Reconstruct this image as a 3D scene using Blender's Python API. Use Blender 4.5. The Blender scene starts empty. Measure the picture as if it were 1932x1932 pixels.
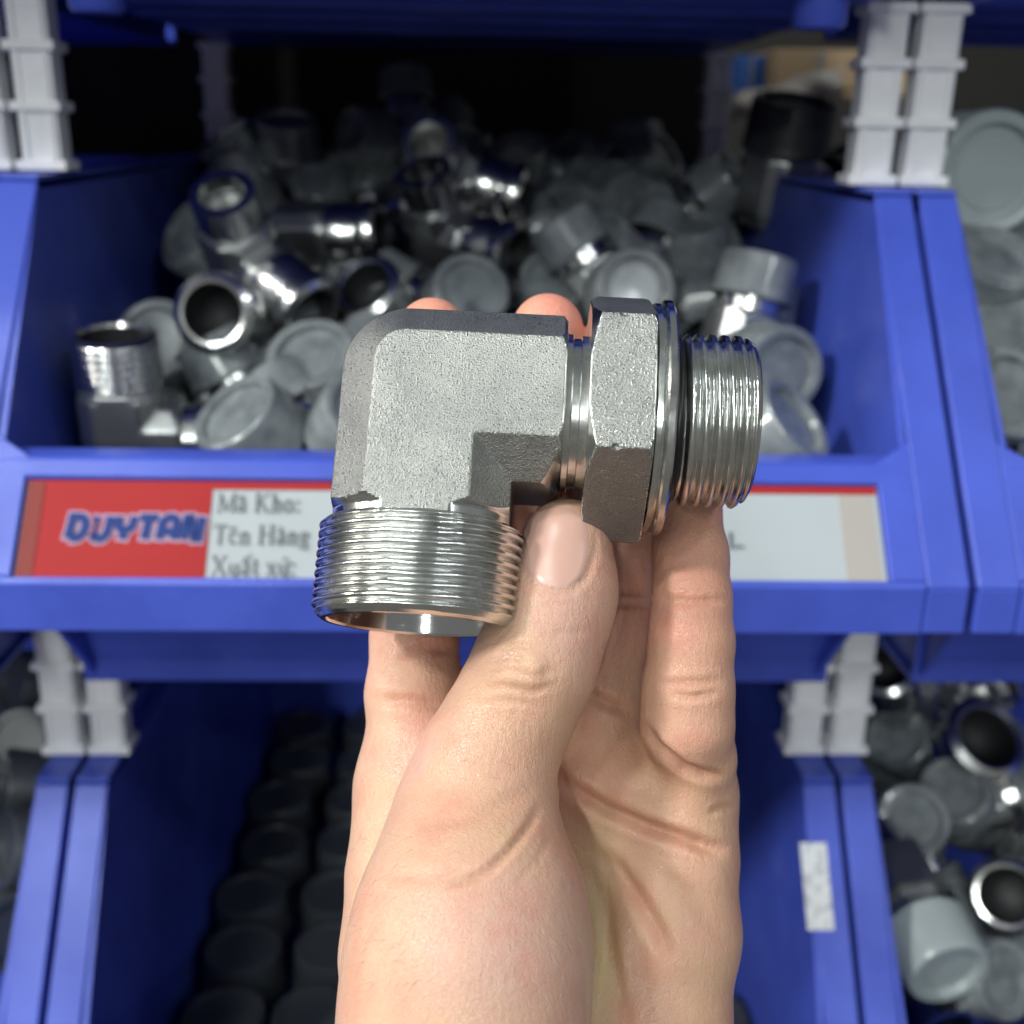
import bpy, bmesh, math, random, time
import numpy as np
from mathutils import Vector, Matrix
T0 = time.time()
random.seed(7)
sc = bpy.context.scene
MM = 0.001
# ------------------------------------------------------------------ camera
PITCH, YAW, ROLL, FPX = math.radians(19.04), math.radians(2.07), math.radians(1.1), 2090.0
cF = np.array([math.sin(YAW)*math.cos(PITCH), math.cos(YAW)*math.cos(PITCH), -math.sin(PITCH)])
_R = np.array([math.cos(YAW), -math.sin(YAW), 0.0]); _U = np.cross(_R, cF)
cR = _R*math.cos(ROLL) + _U*math.sin(ROLL); cU = -_R*math.sin(ROLL) + _U*math.cos(ROLL)
cam = bpy.data.cameras.new("camera"); cam_o = bpy.data.objects.new("camera", cam)
sc.collection.objects.link(cam_o); sc.camera = cam_o
cam_o.matrix_world = Matrix(((cR[0], cU[0], -cF[0], 0), (cR[1], cU[1], -cF[1], 0), (cR[2], cU[2], -cF[2], 0), (0, 0, 0, 1)))
cam.sensor_width = 36; cam.lens = FPX/1932*36
cam.clip_start = 0.01; cam.clip_end = 50
cam.dof.use_dof = True; cam.dof.focus_distance = 0.222; cam.dof.aperture_fstop = 13.5
# ------------------------------------------------------------------ light
w = bpy.data.worlds.new("World"); sc.world = w; w.use_nodes = True
nt = w.node_tree; bg = nt.nodes['Background']
tc = nt.nodes.new('ShaderNodeTexCoord'); sp = nt.nodes.new('ShaderNodeSeparateXYZ')
rp = nt.nodes.new('ShaderNodeValToRGB'); mr = nt.nodes.new('ShaderNodeMapRange')
mr.inputs[1].default_value = -1; mr.inputs[2].default_value = 1
nt.links.new(tc.outputs['Generated'], sp.inputs[0]); nt.links.new(sp.outputs[2], mr.inputs[0])
nt.links.new(mr.outputs[0], rp.inputs[0]); nt.links.new(rp.outputs[0], bg.inputs[0])
e = rp.color_ramp.elements; e[0].position = 0.2; e[0].color = (0.50, 0.47, 0.44, 1)
e[1].position = 0.9; e[1].color = (0.50, 0.54, 0.56, 1)
bg.inputs[1].default_value = 0.31
def lamp(name, loc, size, power, col=(0.93, 1.0, 0.97)):
    L = bpy.data.lights.new(name, 'AREA'); L.shape = 'DISK'; L.size = size; L.energy = power; L.color = col
    o = bpy.data.objects.new(name, L); sc.collection.objects.link(o); o.location = loc
    d = Vector((0, 0.45, -0.12)) - Vector(loc)
    o.rotation_euler = d.to_track_quat('-Z', 'Y').to_euler()
for k in range(8):   # a row of round ceiling lamps running away behind the photographer, on the left
    lamp("ceiling_or_fill_lamp", (-1.45, -0.35 - (0, 1, 2, 3, 4, 5, 7.2, 9.6)[k], 2.4), 0.24, (20, 24, 17, 15, 18, 20, 62, 90)[k])  # the two far strong ones are added to reach the back of the heap
for k in range(4):   # the fainter row over the next aisle
    lamp("ceiling_or_fill_lamp", (2.3, -0.6 - 1.5*k, 2.6), 0.26, 8.0 + 3*k, (0.9, 0.96, 1.0))
lamp("ceiling_or_fill_lamp", (-2.4, 0.2, 1.0), 0.4, 22.0, (1.0, 0.95, 0.85))  # added warm fill low on the left, lightening the elbow's left bevel
lamp("ceiling_or_fill_lamp", (-2.1, -0.9, 1.5), 0.3, 58.0, (0.99, 0.98, 0.93))
vs = sc.view_settings; vs.view_transform = 'Standard'; vs.look = 'None'; vs.exposure = 0; vs.gamma = 1; vs.use_curve_mapping = False
sc.cycles.use_denoising = True; sc.cycles.max_bounces = 8; sc.cycles.sample_clamp_indirect = 4.0
sc.cycles.caustics_reflective = False; sc.cycles.caustics_refractive = False

# ------------------------------------------------------------------ helpers
def ray(u, v): return cF*FPX + cR*(u-966) - cU*(v-966)
def at(u, v, Y):                      # point at world depth Y (mm) along a sight line
    d = ray(u, v); return d*(Y/d[1])
def camsp(x, y, z):                   # camera-aligned mm (right, up, depth) to world
    return np.outer(x, cR) + np.outer(y, cU) + np.outer(z, cF)
def tag(o, label=None, cat=None, group=None, kind=None):
    if label: o['label'] = label
    if cat: o['category'] = cat
    if group: o['group'] = group
    if kind: o['kind'] = kind
    return o
def empty(name, loc=(0, 0, 0)):
    o = bpy.data.objects.new(name, None); sc.collection.objects.link(o)
    o.location = Vector(loc)*MM; o.empty_display_size = 0.01
    return o
def mk(name, V, F, mat, parent=None, smooth=False, org=(0, 0, 0), bevel=0, seg=2, angle=None):
    me = bpy.data.meshes.new(name)
    V = (np.asarray(V, float) - np.asarray(org, float))*MM
    me.from_pydata(V.tolist(), [], [tuple(int(i) for i in f) for f in F])
    me.materials.append(mat)
    if smooth: me.shade_smooth()
    if angle is not None:
        me.shade_smooth(); me.set_sharp_from_angle(angle=math.radians(angle))
    o = bpy.data.objects.new(name, me); sc.collection.objects.link(o)
    if parent: o.parent = parent
    if bevel:
        b = o.modifiers.new('bevel', 'BEVEL'); b.width = bevel*MM; b.segments = seg; b.limit_method = 'ANGLE'; b.harden_normals = True
        me.shade_smooth()
    return o
class MB:
    def __init__(s): s.V = []; s.F = []
    def add(s, V, F):
        n = len(s.V); s.V += [tuple(v) for v in V]; s.F += [tuple(i+n for i in f) for f in F]; return s
    def box(s, x0, x1, y0, y1, z0, z1):
        V = [(x, y, z) for x in (x0, x1) for y in (y0, y1) for z in (z0, z1)]
        return s.add(V, [(0, 1, 3, 2), (4, 6, 7, 5), (0, 4, 5, 1), (2, 3, 7, 6), (0, 2, 6, 4), (1, 5, 7, 3)])
    def prismx(s, P, x0, x1):           # P: (y,z) outline extruded along x
        n = len(P); V = [(x0, y, z) for y, z in P] + [(x1, y, z) for y, z in P]
        return s.add(V, [tuple(range(n))[::-1], tuple(range(n, 2*n))] + [(i, (i+1) % n, n+(i+1) % n, n+i) for i in range(n)])
    def hexa(s, A, B):                  # two matching quads
        V = list(A)+list(B)
        return s.add(V, [(3, 2, 1, 0), (4, 5, 6, 7)] + [(i, (i+1) % 4, 4+(i+1) % 4, 4+i) for i in range(4)])
def lathe(prof, n=48, axis='z', close=False):
    V = []; F = []
    for r, h in prof:
        for k in range(n):
            a = 2*math.pi*k/n; c, s_ = r*math.cos(a), r*math.sin(a)
            V.append((c, s_, h) if axis == 'z' else (h, c, s_))
    m = len(prof)
    for i in range(m-1 if not close else m):
        j = (i+1) % m
        for k in range(n):
            k2 = (k+1) % n
            q = (i*n+k, i*n+k2, j*n+k2, j*n+k)
            F.append(q if axis == 'z' else q)
    return V, F
def thread(r, pitch, h0, h1, depth=1.15, n=120, m=8, axis='z', lead0=1.5, lead1=2.0, noise=0.0, seed=1):
    # true helical thread: the radius follows a rounded V that winds round the axis
    rng = np.random.RandomState(seed)
    sg = 1 if h1 > h0 else -1
    N_ = int(abs(h1-h0)/pitch*m)+m+2; V = []; F = []
    jit = rng.normal(0, noise, N_)
    for i in range(N_):
        tri = abs(2*((i/m) % 1.0)-1)
        prof = min(1.0, max(0.0, (tri-0.06)/0.66)); prof = prof*prof*(3-2*prof)*.6+prof*.4
        for k in range(n):
            a = 2*math.pi*k/n
            h = h0+sg*min(abs(h1-h0), max(0, ((i-m)/m+k/n)*pitch))
            e0 = min(1, abs(h-h0)/lead0); e1 = min(1, abs(h1-h)/lead1)
            rr = r - depth*(1-prof)
            rr = min(rr, r-depth*(1-e0)*1.0, r-1.3*(1-e1)) + (jit[i]+rng.normal(0, noise))*(prof > .8)
            a *= sg
            c, s_ = rr*math.cos(a), rr*math.sin(a)
            V.append((c, s_, h) if axis == 'z' else (h, c, s_))
    for i in range(N_-1):
        for k in range(n):
            if k < n-1: F.append((i*n+k, i*n+k+1, (i+1)*n+k+1, (i+1)*n+k))
            elif i+m+1 < N_: F.append((i*n+k, (i+m)*n, (i+m+1)*n, (i+1)*n+k))
    return V, F
def surface_nets(Fv, org, h):
    nx, ny, nz = Fv.shape; S = Fv < 0
    c = np.zeros((nx-1, ny-1, nz-1), np.int8)
    for dx in (0, 1):
        for dy in (0, 1):
            for dz in (0, 1): c += S[dx:nx-1+dx, dy:ny-1+dy, dz:nz-1+dz]
    act = (c > 0) & (c < 8); I = np.argwhere(act)
    idx = -np.ones(act.shape, np.int64); idx[act] = np.arange(len(I))
    P = np.zeros((len(I), 3)); N = np.zeros(len(I))
    cor = [(x, y, z) for x in (0, 1) for y in (0, 1) for z in (0, 1)]
    for a in cor:
        for ax in range(3):
            if a[ax]: continue
            b = list(a); b[ax] = 1
            fa = Fv[I[:, 0]+a[0], I[:, 1]+a[1], I[:, 2]+a[2]]; fb = Fv[I[:, 0]+b[0], I[:, 1]+b[1], I[:, 2]+b[2]]
            m = (fa < 0) != (fb < 0); t = np.where(m, fa/np.where(m, fa-fb, 1), 0)
            q = np.array(a, float)+np.zeros((len(I), 3)); q[:, ax] += t
            P[m] += q[m]; N[m] += 1
    P = (I+P/N[:, None])*h+np.array(org)
    Q = []
    for ax in range(3):
        b, c2 = [(1, 2), (2, 0), (0, 1)][ax]
        sl0 = [slice(None)]*3; sl1 = [slice(None)]*3; sl0[ax] = slice(0, -1); sl1[ax] = slice(1, None)
        ch = S[tuple(sl0)] != S[tuple(sl1)]
        E = np.argwhere(ch)
        ok = (E[:, b] > 0) & (E[:, c2] > 0) & (E[:, b] < Fv.shape[b]-1) & (E[:, c2] < Fv.shape[c2]-1)
        E = E[ok]; ins = S[tuple(sl0)][E[:, 0], E[:, 1], E[:, 2]]
        def g(db, dc):
            q = E.copy(); q[:, b] += db; q[:, c2] += dc; return idx[q[:, 0], q[:, 1], q[:, 2]]
        q = np.stack([g(-1, -1), g(0, -1), g(0, 0), g(-1, 0)], 1)
        q[~ins] = q[~ins][:, ::-1]; Q.append(q)
    return P, np.concatenate(Q)
def mesh_np(name, V, Q, mat, parent=None):
    me = bpy.data.meshes.new(name); n = len(V); m = len(Q)
    me.vertices.add(n); me.vertices.foreach_set('co', (np.asarray(V)*MM).astype(np.float32).ravel())
    me.loops.add(m*4); me.loops.foreach_set('vertex_index', Q.astype(np.int32).ravel())
    me.polygons.add(m); me.polygons.foreach_set('loop_start', np.arange(0, m*4, 4, dtype=np.int32))
    me.polygons.foreach_set('loop_total', np.full(m, 4, np.int32))
    me.update(calc_edges=True); me.validate(); me.shade_smooth(); me.materials.append(mat)
    o = bpy.data.objects.new(name, me); sc.collection.objects.link(o)
    if parent: o.parent = parent
    return o
def copy_tree(o, parent=None):
    c = o.copy(); sc.collection.objects.link(c); c.parent = parent
    for ch in list(o.children): copy_tree(ch, c)
    return c

# ------------------------------------------------------------------ materials
def M(name, col, rough=0.5, metal=0.0, **kw):
    m = bpy.data.materials.new(name); m.use_nodes = True
    b = m.node_tree.nodes['Principled BSDF']
    b.inputs['Base Color'].default_value = (*col, 1); b.inputs['Roughness'].default_value = rough; b.inputs['Metallic'].default_value = metal
    for k, v in kw.items(): b.inputs[k.replace('_', ' ')].default_value = v
    return m
def nodes(m): return m.node_tree.nodes, m.node_tree.links, m.node_tree.nodes['Principled BSDF']
def noise(m, scale, detail=2, rough=.5, vec=None, sc3=None, dist=0):
    N, L, b = nodes(m); t = N.new('ShaderNodeTexCoord'); n = N.new('ShaderNodeTexNoise')
    n.inputs['Scale'].default_value = scale; n.inputs['Detail'].default_value = detail; n.inputs['Roughness'].default_value = rough; n.inputs['Distortion'].default_value = dist
    src = t.outputs['Object']
    if sc3:
        mp = N.new('ShaderNodeMapping'); mp.inputs['Scale'].default_value = sc3; L.new(src, mp.inputs[0]); src = mp.outputs[0]
    L.new(src, n.inputs['Vector']); return n
def bump(m, hs, strength, dist, prev=None):
    N, L, b = nodes(m); bp = N.new('ShaderNodeBump'); bp.inputs['Strength'].default_value = strength; bp.inputs['Distance'].default_value = dist
    L.new(hs, bp.inputs['Height'])
    if prev is not None: L.new(prev, bp.inputs['Normal'])
    L.new(bp.outputs[0], b.inputs['Normal']); return bp.outputs[0]
def ramp(m, src, stops):
    N, L, b = nodes(m); r = N.new('ShaderNodeValToRGB'); el = r.color_ramp.elements
    el[0].position, el[0].color = stops[0][0], (*stops[0][1], 1); el[1].position, el[1].color = stops[-1][0], (*stops[-1][1], 1)
    for p, c in stops[1:-1]:
        k = el.new(p); k.color = (*c, 1)
    L.new(src, r.inputs[0]); return r.outputs[0]

forged = M('forged_zinc', (0.55, 0.56, 0.53), 0.42, 1.0)
n1 = noise(forged, 3000, 2, .6); n2 = noise(forged, 60, 3, .6); n3 = noise(forged, 1500, 1)
p1 = bump(forged, n1.outputs['Fac'], 1.0, 0.00028); bump(forged, n3.outputs['Fac'], 0.22, 0.0003, p1)
N, L, b = nodes(forged)
L.new(ramp(forged, n2.outputs['Fac'], [(0.3, (0.28, 0.285, 0.275)), (0.7, (0.38, 0.385, 0.365))]), b.inputs['Base Color'])
L.new(ramp(forged, n1.outputs['Fac'], [(0.35, (0.56,)*3), (0.66, (0.25,)*3)]), b.inputs['Roughness'])

turned = M('turned_zinc', (0.74, 0.75, 0.72), 0.16, 1.0)
n1 = noise(turned, 120, 4, .65); n2 = noise(turned, 700, 2)
N, L, b = nodes(turned)
L.new(ramp(turned, n1.outputs['Fac'], [(0.35, (0.13,)*3), (0.7, (0.30,)*3)]), b.inputs['Roughness'])
L.new(ramp(turned, n1.outputs['Fac'], [(0.3, (0.62, 0.64, 0.60)), (0.7, (0.78, 0.79, 0.77))]), b.inputs['Base Color'])
bump(turned, n2.outputs['Fac'], 0.06, 0.0002)
polished = M('polished_bore', (0.80, 0.80, 0.79), 0.10, 1.0)
n1 = noise(polished, 500, 2, .5, sc3=(0.15, 0.15, 6)); bump(polished, n1.outputs['Fac'], 0.12, 0.0002)
chrome = M('bright_zinc', (0.70, 0.71, 0.70), 0.22, 1.0)
dullzinc = M('dull_zinc', (0.46, 0.47, 0.47), 0.36, 0.95)
n1 = noise(dullzinc, 800, 2); bump(dullzinc, n1.outputs['Fac'], 0.4, 0.0003)
groove_shade = M('groove_shade_black', (0.012, 0.012, 0.014), 0.35)  # near black for the shade in the relief groove
darkhole = M('dark_bore', (0.02, 0.02, 0.022), 0.6, 0.4)
capm = M('grey_cap_plastic', (0.30, 0.335, 0.345), 0.27, Coat_Weight=0.5, Coat_Roughness=0.12)
n1 = noise(capm, 90, 3); N, L, b = nodes(capm)
L.new(ramp(capm, n1.outputs['Fac'], [(0.3, (0.12, 0.135, 0.145)), (0.7, (0.23, 0.25, 0.26))]), b.inputs['Base Color'])
palecap = M('pale_cap_plastic', (0.30, 0.345, 0.35), 0.25)
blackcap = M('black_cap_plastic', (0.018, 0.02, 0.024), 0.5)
blue = M('blue_bin_plastic', (0.045, 0.085, 0.48), 0.34)
n1 = noise(blue, 22, 4, .6); n2 = noise(blue, 900, 2); N, L, b = nodes(blue)
L.new(ramp(blue, n1.outputs['Fac'], [(0.3, (0.044, 0.074, 0.42)), (0.7, (0.062, 0.102, 0.53))]), b.inputs['Base Color'])
L.new(ramp(blue, n1.outputs['Fac'], [(0.3, (0.42,)*3), (0.7, (0.28,)*3)]), b.inputs['Roughness'])
bump(blue, n2.outputs['Fac'], 0.12, 0.0003); b.inputs['Specular IOR Level'].default_value = 0.36
sc_ = noise(blue, 55, 5, .75, sc3=(1, .25, .5)); du = N.new('ShaderNodeMix'); du.data_type = 'RGBA'; src_ = b.inputs['Base Color'].links[0].from_socket
L.new(src_, du.inputs[6]); du.inputs[7].default_value = (0.16, 0.19, 0.50, 1); L.new(ramp(blue, sc_.outputs['Fac'], [(0.60, (0, 0, 0)), (0.80, (0.5, 0.5, 0.5))]), du.inputs[0]); L.new(du.outputs[2], b.inputs['Base Color'])
white = M('white_plastic', (0.70, 0.70, 0.72), 0.38)
n1 = noise(white, 60, 4); N, L, b = nodes(white)
L.new(ramp(white, n1.outputs['Fac'], [(0.3, (0.76, 0.76, 0.78)), (0.7, (0.86, 0.86, 0.88))]), b.inputs['Base Color'])
paper = M('label_paper', (0.37, 0.405, 0.43), 0.6, Specular_IOR_Level=0.25)
redp = M('label_red', (0.33, 0.016, 0.018), 0.6, Specular_IOR_Level=0.2)
logo_white = M('logo_outline', (0.36, 0.25, 0.36), 0.6, Specular_IOR_Level=0.2)
logo_blue = M('logo_blue', (0.012, 0.035, 0.17), 0.6, Specular_IOR_Level=0.2)
ink = M('label_ink', (0.10, 0.115, 0.125), 0.6)
sleeve = M('clear_sleeve', (0.36, 0.33, 0.31), 0.5, Specular_IOR_Level=0.25)
sleeved = M('red_under_sleeve', (0.20, 0.025, 0.02), 0.5, Specular_IOR_Level=0.2)
gloomblk = M('gloom_black', (0.012, 0.011, 0.011), 0.8)  # near black stands for the deep shade behind the bins
n1 = noise(gloomblk, 6, 3); N, L, b = nodes(gloomblk)
L.new(ramp(gloomblk, n1.outputs['Fac'], [(0.3, (0.004, 0.004, 0.004)), (0.7, (0.009, 0.007, 0.006))]), b.inputs['Base Color'])
card = M('cardboard', (0.52, 0.36, 0.21), 0.8)
blueb = M('blue_box', (0.03, 0.12, 0.42), 0.5)
bag = M('white_bag', (0.70, 0.64, 0.56), 0.45)
tagp = M('white_tag_paper', (0.62, 0.64, 0.66), 0.7)
n1 = noise(tagp, 300, 2); N, L, b = nodes(tagp)
L.new(ramp(tagp, n1.outputs['Fac'], [(0.35, (0.42, 0.44, 0.47)), (0.5, (0.66, 0.68, 0.70))]), b.inputs['Base Color'])
hairm = M('hair', (0.05, 0.03, 0.02), 0.5)

skin = M('skin', (0.62, 0.42, 0.31), 0.42)
N, L, b = nodes(skin)
b.inputs['Subsurface Weight'].default_value = 0.32
b.inputs['Subsurface Radius'].default_value = (1.0, 0.36, 0.2); b.inputs['Subsurface Scale'].default_value = 0.003
b.inputs['Specular IOR Level'].default_value = 0.5
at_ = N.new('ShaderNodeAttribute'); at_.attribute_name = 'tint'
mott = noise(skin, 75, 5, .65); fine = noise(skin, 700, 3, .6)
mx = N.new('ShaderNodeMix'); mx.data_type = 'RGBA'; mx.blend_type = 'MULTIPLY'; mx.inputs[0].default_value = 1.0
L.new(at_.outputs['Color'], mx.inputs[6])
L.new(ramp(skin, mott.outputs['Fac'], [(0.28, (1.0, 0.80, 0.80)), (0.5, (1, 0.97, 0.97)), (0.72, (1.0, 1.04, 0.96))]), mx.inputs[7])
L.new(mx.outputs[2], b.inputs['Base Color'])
vor = N.new('ShaderNodeTexVoronoi'); vor.inputs['Scale'].default_value = 2000; vor.feature = 'DISTANCE_TO_EDGE'
tcs = N.new('ShaderNodeTexCoord'); mp = N.new('ShaderNodeMapping'); mp.inputs['Scale'].default_value = (1, 1, 0.55); mp.inputs['Rotation'].default_value = (0, 0.35, 0)
wn = N.new('ShaderNodeTexNoise'); wn.inputs['Scale'].default_value = 250; 
vm = N.new('ShaderNodeVectorMath'); vm.operation = 'MULTIPLY_ADD'; vm.inputs[1].default_value = (0.0012,)*3
L.new(tcs.outputs['Object'], wn.inputs['Vector']); L.new(wn.outputs['Color'], vm.inputs[0]); L.new(tcs.outputs['Object'], vm.inputs[2])
L.new(vm.outputs[0], mp.inputs[0]); L.new(mp.outputs[0], vor.inputs['Vector'])
mrv = N.new('ShaderNodeMapRange'); mrv.inputs[2].default_value = 0.12; L.new(vor.outputs['Distance'], mrv.inputs[0])
p1 = bump(skin, mrv.outputs[0], 0.42, 0.00022)
wr = noise(skin, 900, 3, .6, sc3=(1.0, 1.0, 0.16), dist=.4); p2 = bump(skin, wr.outputs['Fac'], 0.5, 0.00045, p1)
p3 = bump(skin, mott.outputs['Fac'], 0.25, 0.0009, p2)
L.new(ramp(skin, fine.outputs['Fac'], [(0.3, (0.50,)*3), (0.7, (0.30,)*3)]), b.inputs['Roughness'])
nailm = M('nail', (0.54, 0.32, 0.26), 0.33)

# ------------------------------------------------------------------ surroundings seen between the bins
tag(mk('back_wall', *(lambda m: (m.V, m.F))(MB().box(-1500, 2500, 2600, 2640, -1400, 1200)), gloomblk), kind='structure')
tag(mk('floor', *(lambda m: (m.V, m.F))(MB().box(-1500, 2500, 300, 2598, -1440, -1402)), gloomblk), kind='structure')
m = MB().box(-1100, 207, 1010, 1016, -900, 420)  # added sheet, its colour puts darkness behind the bins
o = mk('dark_backdrop', m.V, m.F, gloomblk); tag(o, 'added near black sheet standing for the darkness behind the stacked blue bins', 'panel')

# ------------------------------------------------------------------ bins
XL0, PITCHX, HROW = -212.6, 411.8, 308.0
A = np.array([516.0, -25.0]); B = np.array([400.0, -169.0]); SD = (B-A)/np.linalg.norm(B-A); LEN = np.linalg.norm(B-A)
NRM = np.array([SD[1], -SD[0]])       # outward (towards viewer/up) normal in (y,z)
if NRM[0] > 0: NRM = -NRM
def sl(t, off=0.0):                   # point on the slanted front plane
    return A+(B-A)*t+NRM*off
def card_t(u, v):                     # pixel to (x, t) on the slanted plane, a tool for taking measurements
    d = ray(u, v); n = np.array([0, NRM[0], NRM[1]]); k = (A[0]*NRM[0]+A[1]*NRM[1])/(d@n); p = d*k
    return p[0], ((np.array([p[1], p[2]])-A)@SD)/LEN
def make_bin(ix, row, label, withtag=False):
    x0 = XL0+ix*PITCHX+1.6; x1 = XL0+(ix+1)*PITCHX-1.6; z = row*HROW+(9 if row == 1 else 0); xc = (x0+x1)/2
    org = (xc, 700, -260+z)
    t = empty('storage_bin', org)
    tag(t, label, 'storage bin', 'blue stacking bins')
    FW, TH = 17.5, 3.0; YB = 760 if (row == 1 and ix == 1) else 940
    def P(m, name, **kw):
        V = np.array(m.V); V[:, 2] += z
        return mk(name, V, m.F, blue, t, org=org, **kw)
    for sx, xo in ((1, x0), (-1, x1)):
        xi = xo+sx*FW
        # slanted front flange with turned-down outer edge
        m = MB(); a, b_ = sl(0), sl(1.0); ai, bi = sl(0, -TH), sl(1.0, -TH)
        xa, xb = sorted((xo, xi))
        m.prismx([tuple(a), tuple(b_), tuple(bi), tuple(ai)], xa, xb)
        P(m, 'front_flange', bevel=1.2)
        m = MB(); m.box(xa, xb, A[0]+.5, YB, -25-TH+2.5, -25+2.5); P(m, 'top_flange', bevel=1.0)
        # outer skirt
        m = MB(); xs = sorted((xo+sx*0.4, xo+sx*2.6))
        m.prismx([tuple(sl(0.03, -TH-.2)), tuple(sl(0.995, -TH-.2)), tuple(sl(0.995, -13)), tuple(sl(0.03, -13))], *xs); P(m, 'skirt', bevel=0.5)
        # tapering side wall
        xt, xbm = xi-sx*0.2, xi+sx*9
        pt = [tuple(sl(0.02, -1.2)), tuple(sl(0.72, -1.2)), (B[0]+38, -189+1), (496, -259), (YB-10, -259), (YB, -24)]
        V = []
        for (yy, zz) in pt:
            k = (-24-zz)/235; V.append((xt+(xbm-xt)*k, yy, zz))
        V2 = [(vx-sx*2.8, vy, vz) for vx, vy, vz in V]
        n = len(pt); F = [tuple(range(n)), tuple(range(n, 2*n))[::-1]]+[(i, n+i, n+(i+1) % n, (i+1) % n) for i in range(n)]
        m = MB(); m.add(V+V2, F); P(m, 'side_wall')
    xi0, xi1 = x0+FW+.3, x1-FW-.3
    tr = 0.712
    # front rim, label frame bars and lip
    r0 = sl(tr); 
    m = MB().prismx([tuple(r0), tuple(sl(tr+0.05)), tuple(sl(tr+0.05, -9)), (r0[0]+15, r0[1]-14), (r0[0]+15, r0[1])], xi0, xi1); P(m, 'front_rim', bevel=2.2, seg=3)
    m = MB().prismx([tuple(sl(tr+.051, -3.4)), tuple(sl(.98, -3.4)), tuple(sl(.98, -8)), tuple(sl(tr+.051, -8))], x0+FW+1, x1-FW-1); P(m, 'front_panel')
    m = MB().prismx([tuple(sl(0.983)), tuple(sl(0.999)), (400, -189), (492, -189), (492, -186), tuple(sl(0.99, -9)), tuple(sl(0.983, -8.2))], xi0, xi1); P(m, 'front_lip', bevel=1.8, seg=3)
    for xi_, sg in ((x0+FW, 1), (x1-FW, -1)):
        q = [(xi_-sg*.3, .655), (xi_+sg*14.5, .708), (xi_+sg*14.5, .983), (xi_-sg*.3, .983)]
        V = [(x_, *sl(t_, -.15)) for x_, t_ in q]+[(x_, *sl(t_, -6)) for x_, t_ in q]
        m = MB(); m.add(V, [(0, 1, 2, 3), (7, 6, 5, 4)]+[(i, 4+i, 4+(i+1) % 4, (i+1) % 4) for i in range(4)]); P(m, 'frame_side', bevel=.8)
    for xa, xb in ((x0, x0+FW), (x1-FW, x1)):
        m = MB().prismx([tuple(sl(0.999, -.3)), (400, -189), (492, -189), (492, -186), tuple(sl(0.999, -3))], xa+.1, xb-.1); P(m, 'lip_end', bevel=1.2)
    # inner sill, base, floor and back
    m = MB().hexa([(xi0+2, r0[0]+14, -142), (xi1-2, r0[0]+14, -142), (xi1-9, 500, -256), (xi0+9, 500, -256)],
                  [(xi0+2, r0[0]+11, -142), (xi1-2, r0[0]+11, -142), (xi1-9, 497, -256), (xi0+9, 497, -256)]); P(m, 'inner_front_wall')
    m = MB().box(x0+20, x1-20, 493.5, 496.8, -260, -189.4); P(m, 'base_front', bevel=1.0)
    m = MB().box(x0+20, x1-20, 497.2, YB-2, -260, -257); P(m, 'bin_floor', bevel=.8)
    m = MB().box(x0+20, x1-20, YB-1.5, YB+2, -260, -26); P(m, 'back_wall', bevel=.8)
    if row == 1:
        for xx in (x0+52, x1-52):
            m = MB().add(*[q for q in lathe([(0.1, -274), (10, -274), (11.5, -272), (12, -261), (0.1, -260.5)], 28)])
            V = np.array(m.V); V[:, 0] += xx; V[:, 1] += 512; m.V = V.tolist(); P(m, 'foot', angle=40)
        for q in range(1, 4):
            yq = 500+q*72; m = MB().box(x0+30, x1-30, yq, yq+3, -264, -260.3); P(m, 'base_rib')
    return t, (x0, x1, xi0, xi1, tr, org, z)
names = {(-1, 1): 'blue bin of the upper row above the left white posts', (0, 1): 'blue bin whose dark underside spans the top of the view', (1, 1): 'blue bin of the upper row over the big grey cap at right',
         (-1, 0): 'blue bin beyond the far left edge beside the labelled bin', (0, 0): 'blue bin with a red and white name card, heaped with steel fittings', (1, 0): 'blue bin right of the labelled one holding a big grey capped fitting',
         (-1, -1): 'blue bin at the lower left with dark fittings in shadow', (0, -1): 'blue bin below the labelled one, with rows of dark capped fittings', (1, -1): 'blue bin at the lower right heaped with shiny and capped fittings'}
bins = {}
for k, lab in names.items(): bins[k] = make_bin(k[0], k[1], lab)

# name card in the slot of the middle bin
t, (bx0, bx1, xi0, xi1, tr, org, _) = bins[(0, 0)]
cxa, cta = card_t(45, 905); cxb, ctb = card_t(1680, 1096)
def onplane(x, tt, off): p = sl(tt, off); return (x, p[0], p[1])
def quad(xa, ta, xb, tb, off): return [onplane(xa, ta, off), onplane(xa, tb, off), onplane(xb, tb, off), onplane(xb, ta, off)]
cdL, cdR = bx0+32.6, bx1-32.6
def slab(name, xa, ta, xb, tb, off, mat, parent):
    m = MB().hexa(quad(xa, ta, xb, tb, off), quad(xa, ta, xb, tb, off-.35)); return mk(name, m.V, m.F, mat, parent, org=org)
TT, TB = tr+.0515, 0.9825
nc = slab('name_card', cdL, TT, cdR, TB, -2.2, paper, t)
xr = card_t(392, 1000)[0]
redo = slab('red_panel', cdL+.4, TT, xr, TB, -1.8, redp, nc)
slab('red_stripe', xr+.05, TT, cdR-.4, TT+0.018, -1.8, redp, nc)
slab('sleeve_edge', cdL+.6, TT+.004, cdL+7, TB, -1.5, sleeved, nc)
slab('sleeve_end', cdR-16, TT+.02, cdR-2, TB, -1.8, sleeve, nc)
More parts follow.
